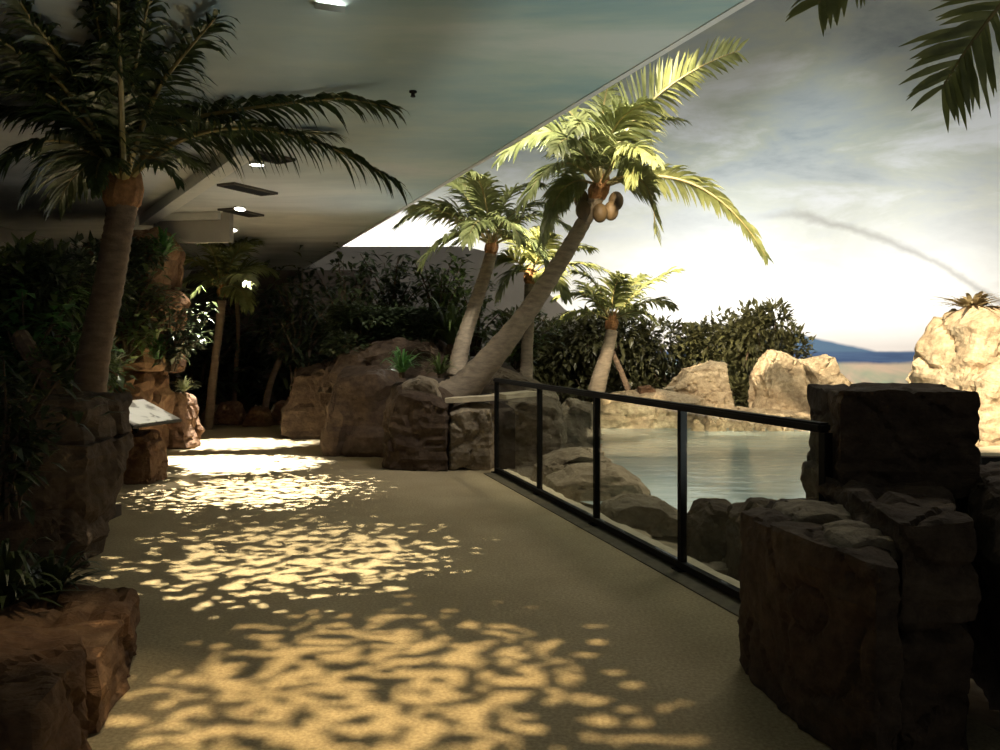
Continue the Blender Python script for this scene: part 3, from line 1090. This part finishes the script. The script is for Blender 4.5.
# ================================================================== CENTRE ROCK WALL
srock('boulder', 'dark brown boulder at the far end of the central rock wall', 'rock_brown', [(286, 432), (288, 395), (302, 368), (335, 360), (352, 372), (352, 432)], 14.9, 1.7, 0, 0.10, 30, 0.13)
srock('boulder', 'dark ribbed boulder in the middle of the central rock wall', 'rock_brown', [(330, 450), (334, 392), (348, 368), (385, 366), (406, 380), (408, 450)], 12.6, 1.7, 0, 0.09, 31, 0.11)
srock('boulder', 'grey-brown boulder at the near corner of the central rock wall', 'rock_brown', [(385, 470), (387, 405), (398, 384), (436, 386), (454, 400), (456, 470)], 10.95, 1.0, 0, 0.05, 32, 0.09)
srock('boulder', 'small pale boulder perched on the corner of the rock wall', 'rock_grey', [(398, 404), (402, 384), (418, 375), (436, 380), (444, 398), (440, 406)], 10.85, 0.5, None, 0.03, 33, 0.05)
srock('boulder', 'low grey-brown boulder under the pale coping next to the fence', 'rock_grey', [(448, 472), (448, 408), (470, 402), (494, 404), (496, 472)], 10.85, 0.75, 0, 0.04, 34, 0.08)
srock('boulder', 'rounded brown mound of rock above the central wall, below the bushes', 'rock_brown', [(318, 392), (330, 362), (352, 342), (392, 330), (440, 336), (462, 356), (468, 392)], 14.2, 1.8, None, 0.10, 35, 0.13)
bm = bmesh.new()
bar(bm, W(446, 400, 10.75), W(497, 397, 10.75), 0.34, 0.06)
bar(bm, W(499, 396.5, 10.75), W(534, 393, 11.1), 0.30, 0.06)
refine(bm, 0.12)
for v in bm.verts:
    v.co += V((noise.noise(v.co * 5), noise.noise(v.co * 5 + V((7, 1, 1))), noise.noise(v.co * 4))) * 0.012
o = tag(obj('coping', bm, M['concrete']), 'pale stone coping at the foot of the leaning palm', 'coping')

# ================================================================== ROCKS BEHIND THE GLASS
srock('boulder', 'grey slab of rock sloping down behind the fence corner, under the palms', 'rock_grey', [(476, 440), (482, 380), (500, 367), (522, 373), (556, 390), (568, 440)], 12.9, 1.0, None, 0.05, 40, 0.09)
srock('boulder', 'tall grey rock behind the first glass pane', 'rock_grey', [(500, 462), (500, 404), (522, 396), (556, 398), (566, 430), (556, 462)], 11.6, 0.9, -0.2, 0.07, 41, 0.08)
srock('boulder', 'grey rock with a lit tip behind the second glass pane', 'rock_grey', [(548, 452), (552, 412), (570, 398), (592, 402), (602, 424), (598, 452)], 12.6, 1.0, -0.3, 0.07, 42, 0.08)
srock('boulder', 'low tan rock at the water edge behind the second pane', 'rock_grey', [(525, 476), (540, 456), (575, 446), (606, 450), (622, 470), (618, 482)], 10.4, 0.9, -0.3, 0.05, 43, 0.08)
srock('boulder', 'broad flat tan rock jutting into the pool behind the middle panes', 'rock_grey', [(540, 512), (546, 482), (575, 466), (618, 468), (640, 482), (648, 505), (640, 520)], 9.35, 0.8, -0.2, 0.04, 44, 0.07)
srock('boulder', 'rounded grey rock behind the third pane, right of the flat tan rock', 'rock_grey', [(598, 540), (604, 508), (628, 496), (660, 502), (682, 520), (688, 548)], 7.85, 0.6, -0.18, 0.035, 45, 0.06)
srock('boulder', 'brown rock behind the last glass pane, beside the last visible post', 'rock_brown', [(684, 556), (688, 512), (702, 498), (730, 502), (742, 525), (742, 560)], 6.5, 0.45, -0.15, 0.03, 46, 0.05)
srock('boulder', 'brown rock behind the last glass pane, half hidden by the reddish boulder', 'rock_brown', [(732, 568), (736, 512), (752, 500), (790, 498), (812, 520), (815, 570)], 5.9, 0.6, -0.12, 0.04, 47, 0.05)
srock('stone', 'small pale stone on the bank behind the third pane', 'rock_tan', [(612, 548), (618, 534), (634, 530), (648, 538), (652, 550)], 7.3, 0.2, -0.1, 0.012, 48, 0.03)
srock('stone', 'flat brown stone on the bank behind the last pane', 'rock_grey', [(690, 580), (700, 566), (728, 564), (742, 574), (744, 584)], 6.05, 0.2, -0.1, 0.012, 49, 0.03)

# ================================================================== FAR SHORE
srock('shore_rock', 'long low tan shore rock across the pool, left half', 'rock_tan', [(585, 432), (588, 404), (606, 394), (650, 390), (700, 396), (706, 432)], 17.6, 1.6, -0.3, 0.06, 50, 0.11)
srock('shore_rock', 'long low tan shore rock across the pool, right half', 'rock_tan', [(700, 432), (702, 412), (740, 408), (800, 410), (850, 412), (856, 432)], 17.8, 1.6, -0.3, 0.06, 51, 0.11)
srock('standing_rock', 'stepped tan rock across the pool, left of the two upright rocks', 'rock_tan', [(660, 410), (664, 388), (680, 384), (683, 369), (702, 366), (712, 360), (725, 362), (728, 380), (735, 410)], 18.3, 0.9, None, 0.032, 52, 0.075, None, 0.9, 0)
srock('standing_rock', 'upright pale rock with dark right side across the pool', 'rock_tan', [(752, 414), (761, 396), (755, 374), (763, 357), (770, 349), (784, 352), (797, 360), (804, 388), (812, 414)], 18.1, 0.9, None, 0.032, 53, 0.075, None, 0.9, 0)
srock('standing_rock', 'flared pale rock across the pool beside the dark block', 'rock_tan', [(804, 414), (814, 392), (808, 376), (796, 360), (827, 354), (832, 370), (842, 380), (856, 387), (866, 414)], 18.5, 0.8, None, 0.032, 54, 0.075, None, 0.9, 0)
srock('stone', 'small reddish rock on the far shore, left of the stepped rock', 'rock_red', [(636, 396), (638, 387), (650, 385), (656, 390), (656, 397)], 17.4, 0.4, None, 0.02, 55, 0.05)
r = random.Random(5)
for i in range(10):
    x0 = 690 + i * 13 + r.uniform(-2, 2)
    w = r.uniform(9, 16)
    h = r.uniform(7, 13)
    srock('stone', 'small pale stone along the far waterline of the pool', 'rock_tan', [(x0, 431), (x0 + 1, 431 - h * .6), (x0 + w * .35, 431 - h), (x0 + w * .8, 431 - h * .8), (x0 + w, 431)],
          16.45, 0.35, -0.16, 0.02, 60 + i, 0.06, 'stones along the far waterline')
# right bank
srock('cliff_rock', 'tall pale floodlit rock at the right with dry grass on top', 'rock_tan', [(916, 455), (920, 400), (930, 345), (940, 314), (962, 303), (990, 308), (1030, 322), (1060, 360), (1066, 455)], 12.4, 1.6, -0.2, 0.09, 70, 0.10)
srock('boulder', 'pale rock lump at the foot of the tall floodlit rock', 'rock_tan', [(958, 448), (962, 392), (976, 366), (1004, 358), (1030, 380), (1036, 448)], 11.3, 0.9, -0.1, 0.06, 71, 0.08)
bm = bmesh.new()
box(bm, (6.6, 10.2, 0.08), (2.6, 0.7, 0.42))
refine(bm, 0.2)
for v in bm.verts:
    v.co += V((0, noise.noise(v.co * 3), noise.noise(v.co * 3 + V((3, 3, 3))))) * 0.03
tag(obj('coping', bm, M['concrete']), 'pale ledge at the pool edge right of the dark block', 'ledge')
bm = bmesh.new()
bar(bm, (4.9, 8.7, 0.36), (7.4, 8.5, 0.36), 0.12, 0.10)
for x in (5.1, 6.2, 7.3):
    box(bm, (x, 8.7 - (x - 4.9) * 0.08, 0.02), (0.08, 0.08, 0.62))
tag(obj('low_rail', bm, M['black_metal']), 'low dark rail over the water right of the dark block', 'rail')

# ================================================================== SIGN
c = V((-3.98, 9.35, 0))
root = thing('information_lectern', 'sloping white information board on dark legs at the left path edge', 'sign', c)
rm = Matrix.Rotation(math.radians(-14), 4, 'Z') @ Matrix.Rotation(math.radians(24), 4, 'Y')
bm = bmesh.new()
bmesh.ops.create_cube(bm, size=1, matrix=Matrix.Translation((0, 0, 0.80)) @ rm @ Matrix.Diagonal((0.56, 0.84, 0.03, 1)))
obj('board_frame', bm, M['sign_back'], root)
bm = bmesh.new()
bmesh.ops.create_cube(bm, size=1, matrix=Matrix.Translation((0, 0, 0.80)) @ rm @ Matrix.Translation((0, 0, 0.018)) @ Matrix.Diagonal((0.52, 0.80, 0.008, 1)))
obj('board_face', bm, M['sign'], root)
for yy in (-0.3, 0.3):
    bm = bmesh.new()
    box(bm, (-0.16, yy, 0.42), (0.06, 0.05, 0.84))
    obj('leg', bm, M['black_metal'], root)

# ================================================================== PALMS
Yc = 7.5
cr = W(124, 186, Yc)
D = dict
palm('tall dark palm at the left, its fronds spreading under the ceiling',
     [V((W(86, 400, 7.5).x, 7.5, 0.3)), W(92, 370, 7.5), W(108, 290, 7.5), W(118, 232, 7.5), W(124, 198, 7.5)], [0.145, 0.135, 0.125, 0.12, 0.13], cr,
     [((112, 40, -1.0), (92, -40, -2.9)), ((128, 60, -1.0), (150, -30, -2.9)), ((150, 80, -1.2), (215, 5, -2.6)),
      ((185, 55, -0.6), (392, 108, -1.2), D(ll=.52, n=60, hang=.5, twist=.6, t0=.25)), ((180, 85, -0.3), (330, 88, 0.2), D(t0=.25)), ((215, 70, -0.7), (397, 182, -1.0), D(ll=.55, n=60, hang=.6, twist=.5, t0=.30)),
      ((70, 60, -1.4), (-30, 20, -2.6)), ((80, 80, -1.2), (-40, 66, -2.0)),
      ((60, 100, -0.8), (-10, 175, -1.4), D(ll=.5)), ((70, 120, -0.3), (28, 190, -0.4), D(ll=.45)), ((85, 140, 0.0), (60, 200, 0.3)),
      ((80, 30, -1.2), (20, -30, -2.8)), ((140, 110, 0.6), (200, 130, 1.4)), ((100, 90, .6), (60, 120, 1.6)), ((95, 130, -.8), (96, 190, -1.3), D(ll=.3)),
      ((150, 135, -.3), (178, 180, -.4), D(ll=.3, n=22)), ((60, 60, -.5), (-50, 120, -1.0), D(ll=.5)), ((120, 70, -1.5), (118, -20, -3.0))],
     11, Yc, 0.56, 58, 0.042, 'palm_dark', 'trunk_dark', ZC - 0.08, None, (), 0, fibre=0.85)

Yc = 11.6
cr = W(600, 188, Yc)
palm('large leaning coconut palm with floodlit crown over the pool',
     [W(444, 402, Yc), W(470, 382, Yc), W(520, 322, Yc), W(560, 262, Yc), W(586, 218, Yc), W(598, 196, Yc)], [0.27, 0.21, 0.135, 0.115, 0.098, 0.095], cr,
     [((628, 88, 0.2), (740, 50, 0.4), D(ll=.62, n=60, twist=1.2, fwd=(.45, .5), hang=.12)), ((700, 145, -.3), (766, 256, -.6), D(ll=.42, n=56, twist=.9)), ((655, 150, -.6), (655, 232, -1.1), D(ll=.5, twist=1.2, fwd=(.5, .5), hang=.2)),
      ((604, 110, -.6), (650, 104, -1.0)), ((565, 92, 0), (500, 160, -.2), D(ll=.5, twist=.8)), ((580, 95, .4), (538, 96, .8)), ((560, 130, -.7), (522, 205, -1.2)),
      ((560, 160, -.3), (542, 240, -.6), D(ll=.42, twist=1.0)), ((620, 110, .7), (680, 120, 1.2)), ((590, 100, -.9), (575, 130, -1.7)), ((640, 120, -.5), (632, 180, -1.2)),
      ((600, 90, .6), (612, 80, 1.5)), ((575, 115, -1.0), (555, 150, -1.8)), ((625, 125, -1.0), (655, 160, -1.8)), ((560, 120, .5), (520, 130, 1.0)), ((650, 150, .4), (700, 190, .8), D(ll=.36))],
     12, Yc, 0.54, 62, 0.046, 'palm_leaf', 'trunk', None, None,
     [W(583, 210, 11.5), W(611, 211, 11.5), W(616, 201, 11.6), W(581, 199, 11.65), W(600, 213, 11.4)], 0, fibre=0.95)

Yc = 12.9
cr = W(492, 246, Yc)
palm('shorter leaning palm left of the large coconut palm',
     [W(456, 376, Yc), W(462, 345, Yc), W(474, 308, Yc), W(486, 272, Yc), W(491, 254, Yc)], [0.15, 0.125, 0.105, 0.095, 0.092], cr,
     [((440, 190, -.2), (402, 222, -.4)), ((460, 170, 0), (432, 178, .2)), ((484, 170, -.4), (470, 172, -.9)), ((500, 180, 0), (540, 185, .3)), ((530, 195, -.2), (568, 228, -.4)),
      ((450, 215, -.5), (424, 262, -.9)), ((530, 220, -.5), (548, 268, -.8)), ((470, 180, .5), (450, 170, 1.0)), ((510, 195, .5), (560, 205, 1.0)), ((480, 200, -.9), (468, 240, -1.6)), ((505, 200, -.8), (520, 240, -1.5)), ((455, 195, .2), (412, 208, .4))],
     13, Yc, 0.52, 54, 0.044, 'palm_leaf', 'trunk', None, None, (), 0)

Yc = 16.0
cr = W(612, 322, Yc)
palm('small floodlit palm with pale trunk on the far shore',
     [W(596, 392, Yc), W(602, 370, Yc), W(609, 345, Yc), W(612, 330, Yc)], [0.17, 0.145, 0.115, 0.11], cr,
     [((640, 280, -.2), (678, 270, -.3)), ((650, 290, .2), (672, 306, .4)), ((590, 282, -.2), (556, 298, -.3)), ((600, 276, 0), (576, 272, .2)), ((612, 280, -.4), (622, 276, -.8)),
      ((580, 300, -.4), (560, 322, -.7)), ((640, 300, -.4), (655, 322, -.7)), ((625, 285, .5), (645, 276, 1.0)), ((595, 290, .4), (580, 282, .9))],
     14, Yc, 0.50, 42, 0.05, 'palm_leaf', 'trunk', None, None, (), 0, fibre=0.75)

Yc = 15.2
cr = W(530, 276, Yc)
palm('slim palm standing behind the crowns of the leaning palms',
     [W(526, 385, Yc), W(527, 350, Yc), W(529, 310, Yc), W(530, 284, Yc)], [0.12, 0.11, 0.10, 0.10], cr,
     [((570, 250, -.2), (616, 276, -.3)), ((560, 240, .3), (590, 248, .6)), ((505, 240, -.2), (492, 270, -.3)), ((520, 235, .2), (505, 235, .5)), ((545, 238, -.3), (552, 234, -.8)),
      ((550, 262, -.5), (566, 296, -.8)), ((512, 258, -.4), (500, 295, -.7)), ((535, 240, .5), (540, 228, 1.0))],
     15, Yc, 0.50, 42, 0.05, 'palm_leaf', 'trunk', None, None, (), 0)

Yc = 15.6
cr = W(222, 290, Yc)
palm('small palm at the far left end of the path with white-lit fronds',
     [V((W(208, 420, Yc).x, Yc, 0)), W(214, 370, Yc), W(219, 330, Yc), W(222, 300, Yc)], [0.085, 0.075, 0.07, 0.08], cr,
     [((200, 268, -.5), (182, 320, -1.0), D(ll=.34)), ((200, 250, -.2), (176, 262, -.3)), ((215, 240, -.2), (200, 240, -.5)), ((235, 240, -.1), (256, 240, -.3)), ((245, 255, 0), (272, 272, .2)),
      ((240, 275, -.4), (248, 306, -.8)), ((225, 245, .4), (232, 232, .9)), ((205, 262, .3), (186, 282, .6)), ((240, 262, -.8), (252, 282, -1.4))],
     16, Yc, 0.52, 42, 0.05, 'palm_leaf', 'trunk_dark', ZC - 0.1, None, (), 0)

cr = V((3.45, 3.9, 4.1))
palm('nearby palm beyond the right edge, frond tips hanging into view from above',
     [V((3.3, 4.0, -0.1)), V((3.3, 4.0, 1.2)), V((3.38, 3.95, 2.8)), V((3.44, 3.9, 3.9))], [0.2, 0.17, 0.15, 0.14], cr,
     [(W(1035, -70, 3.85), W(942, 88, 3.85), D(ll=.54, n=54, lw=.036, hang=.1, twist=1.35, fwd=(.25, .75))), (W(930, -140, 3.6), W(818, 4, 3.6), D(ll=.42, n=52, lw=.034, hang=.2, twist=1.1, fwd=(.35, .6))),
      (V((3.0, 4.6, 4.8)), V((2.6, 5.8, 4.5))), (V((4.2, 4.6, 4.8)), V((5.0, 5.2, 4.2))), (V((4.2, 3.2, 4.8)), V((5.0, 2.6, 4.2))), (V((3.2, 3.1, 4.9)), V((3.0, 2.0, 4.4))),
      (V((3.9, 4.8, 4.9)), V((4.0, 6.0, 4.3))), (V((2.7, 3.2, 4.8)), V((2.3, 2.5, 4.3)))],
     17, 3.9, 0.42, 36, 0.034, 'palm_leaf', 'trunk', None, None, (), 0)

# thin leaning trunks in the shade at the back
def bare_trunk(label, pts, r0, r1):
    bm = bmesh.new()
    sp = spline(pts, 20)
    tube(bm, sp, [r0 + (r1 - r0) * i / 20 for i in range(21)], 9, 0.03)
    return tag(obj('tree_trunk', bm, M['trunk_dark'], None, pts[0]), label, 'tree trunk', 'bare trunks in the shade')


bare_trunk('thin dark trunk leaning right at the back of the path', [W(263, 420, 17.0), W(270, 385, 17.0), W(284, 345, 17.0), W(290, 300, 17.0)], 0.07, 0.05)
bare_trunk('thin dark upright trunk just right of the white-lit small palm', [W(234, 422, 17.6), W(235, 380, 17.6), W(238, 335, 17.6), W(236, 290, 17.6)], 0.05, 0.04)
bare_trunk('thin prop trunk leaning against the small pale palm on the far shore', [W(628, 390, 16.3), W(622, 374, 16.3), W(614, 356, 16.2), W(610, 345, 16.1)], 0.06, 0.05)
bare_trunk('dark log lying among the bushes behind the left boulder', [W(62, 402, 8.2), W(46, 375, 8.3), W(30, 352, 8.4), W(20, 335, 8.5)], 0.11, 0.08)

# ================================================================== SHRUBS
def sh(label, kind, seed, px, py, Y, h, w, lm, group=None, cat='shrub', name='shrub', z=None):
    p = W(px, py, Y)
    if z is not None:
        p.z = z
    return shrub(label, cat, kind, seed, p, h, w, lm, group, None, name)


# far hedge in front of the painted sky
hedge = [(505, 20.6, 2.3), (548, 21.0, 2.1), (590, 20.4, 2.2), (630, 20.8, 2.15), (668, 20.5, 2.1), (704, 20.9, 1.95), (738, 20.4, 2.1), (772, 20.2, 2.45)]
names = ['behind the leaning palm trunks', 'second from its left end', 'behind the small pale palm', 'fourth from its left end', 'left of the stepped rock', 'behind the stepped rock', 'in the dip left of its tall right end', 'tallest, at its right end']
for i, ((px, Y, h), nm) in enumerate(zip(hedge, names)):
    sh('dark leafy shrub in the far hedge, ' + nm, 'bush', i, px, 345, Y, h + 0.35, 2.0, 'leaf_hedge', 'shrubs of the far hedge', z=-0.25)
# bushes on the central mound
mid = [(300, 395, 16.6, 2.6, 1.7, 'broad', 'leaf_dark', 'leftmost of the bushes over the rock wall'), (345, 372, 16.2, 2.25, 1.6, 'broad', 'leaf_dark', 'second bush over the rock wall, above its dark middle'),
       (392, 345, 16.0, 1.75, 1.5, 'broad', 'leaf_dark', 'third bush over the rock wall, above the mound'), (438, 352, 15.8, 1.75, 1.5, 'broad', 'leaf_mid', 'olive bush just left of the shorter leaning palm'),
       (476, 356, 16.4, 1.5, 1.5, 'broad', 'leaf_mid', 'olive bush behind the shorter leaning palm'), (520, 372, 15.8, 1.2, 1.3, 'broad', 'leaf_mid', 'low olive bush between the two leaning trunks and the slim palm')]
for i, (px, py, Y, h, w, k, lm, nm) in enumerate(mid):
    sh('leafy ' + ('olive bush' if 0 else nm) if nm.startswith('olive') else 'dark leafy bush, ' + nm, k, i, px, py, Y, h, w, lm, 'bushes over the central rocks', 'bush', 'bush')
sh('olive spiky plant behind the trunk foot of the shorter leaning palm', 'strap', 3, 452, 356, 13.6, 1.3, 1.6, 'leaf_mid', None, 'plant', 'spiky_plant')
sh('dark leafy bush, lowest on the mound above the dark ribbed boulder', 'bush', 1, 362, 352, 13.9, .75, 1.5, 'leaf_dark', 'bushes over the central rocks', 'bush', 'bush')
sh('dark leafy bush on the mound just left of the olive spiky plant', 'bush', 2, 415, 345, 13.9, .6, 1.3, 'leaf_dark', 'bushes over the central rocks', 'bush', 'bush')
sh('bright green strappy plant on the central rock wall', 'strap', 1, 402, 378, 11.0, 0.5, 0.75, 'leaf_green', None, 'plant', 'strappy_plant')
sh('dim strappy plant at the foot of the shorter leaning palm', 'strap', 2, 440, 378, 12.0, 0.42, 0.7, 'leaf_mid', None, 'plant', 'strappy_plant')
# dark growth at the back
back = [(196, 17.8, 2.6, 'behind the small white-lit palm'), (245, 18.6, 2.9, 'straight at the end of the path'), (292, 18.2, 2.8, 'at the end of the path, right of the leaning trunk'), (150, 17.6, 2.7, 'far left, behind the cliff rocks'), (325, 19.4, 2.6, 'behind the far end of the rock wall')]
for i, (px, Y, h, nm) in enumerate(back):
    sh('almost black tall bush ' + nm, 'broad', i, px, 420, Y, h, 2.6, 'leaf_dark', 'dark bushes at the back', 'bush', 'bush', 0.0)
# left side
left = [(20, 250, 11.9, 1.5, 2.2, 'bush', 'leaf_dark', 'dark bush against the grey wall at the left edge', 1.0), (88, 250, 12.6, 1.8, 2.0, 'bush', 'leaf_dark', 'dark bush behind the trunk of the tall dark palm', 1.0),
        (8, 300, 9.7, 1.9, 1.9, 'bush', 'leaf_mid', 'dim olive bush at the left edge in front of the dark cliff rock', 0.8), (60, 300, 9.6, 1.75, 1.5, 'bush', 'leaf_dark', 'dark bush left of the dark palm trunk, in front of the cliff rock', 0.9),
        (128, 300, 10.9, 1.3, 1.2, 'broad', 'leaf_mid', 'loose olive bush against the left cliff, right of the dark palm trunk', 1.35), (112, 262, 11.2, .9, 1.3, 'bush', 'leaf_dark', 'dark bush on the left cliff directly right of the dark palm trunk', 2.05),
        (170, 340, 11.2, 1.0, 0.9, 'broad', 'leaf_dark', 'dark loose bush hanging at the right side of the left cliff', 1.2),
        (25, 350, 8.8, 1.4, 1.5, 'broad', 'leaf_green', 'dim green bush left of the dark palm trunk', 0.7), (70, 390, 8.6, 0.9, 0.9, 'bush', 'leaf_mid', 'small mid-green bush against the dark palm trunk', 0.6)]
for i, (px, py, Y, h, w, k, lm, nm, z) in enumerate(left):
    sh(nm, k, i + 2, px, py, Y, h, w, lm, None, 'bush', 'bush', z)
for px, py, Y, h, w, lm, nm in ((163, 262, 11.6, .62, .8, 'leaf_green', 'green tufted plant on top of the left cliff rocks'), (158, 365, 11.2, .55, .75, 'leaf_green', 'green tufted plant on the lower cliff rock above the sign'),
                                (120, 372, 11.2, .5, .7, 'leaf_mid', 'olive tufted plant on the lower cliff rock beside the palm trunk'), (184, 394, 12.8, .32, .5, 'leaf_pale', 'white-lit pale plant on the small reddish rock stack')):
    sh(nm, 'strap', int(px), px, py, Y, h, w, lm, None, 'plant', 'tufted_plant')
for px, py, Y, h, w, s, nm in ((5, 620, 4.0, .5, .7, 1, 'dark plant in the near left corner above the lit ledge rock'), (52, 605, 4.3, .40, .6, 3, 'dark low plant between the near ledge rocks and the big boulder'), (6, 520, 4.9, .95, .9, 2, 'dark leafy plant at the left edge in front of the big boulder')):
    sh(nm, 'broad' if s == 2 else 'strap', s, px, py, Y, h, w, 'leaf_dark', None, 'plant', 'leafy_plant')
sh('dry grass tuft on top of the tall floodlit rock', 'strap', 5, 972, 312, 12.3, .35, 1.5, 'dry_grass', None, 'grass', 'grass_tuft')
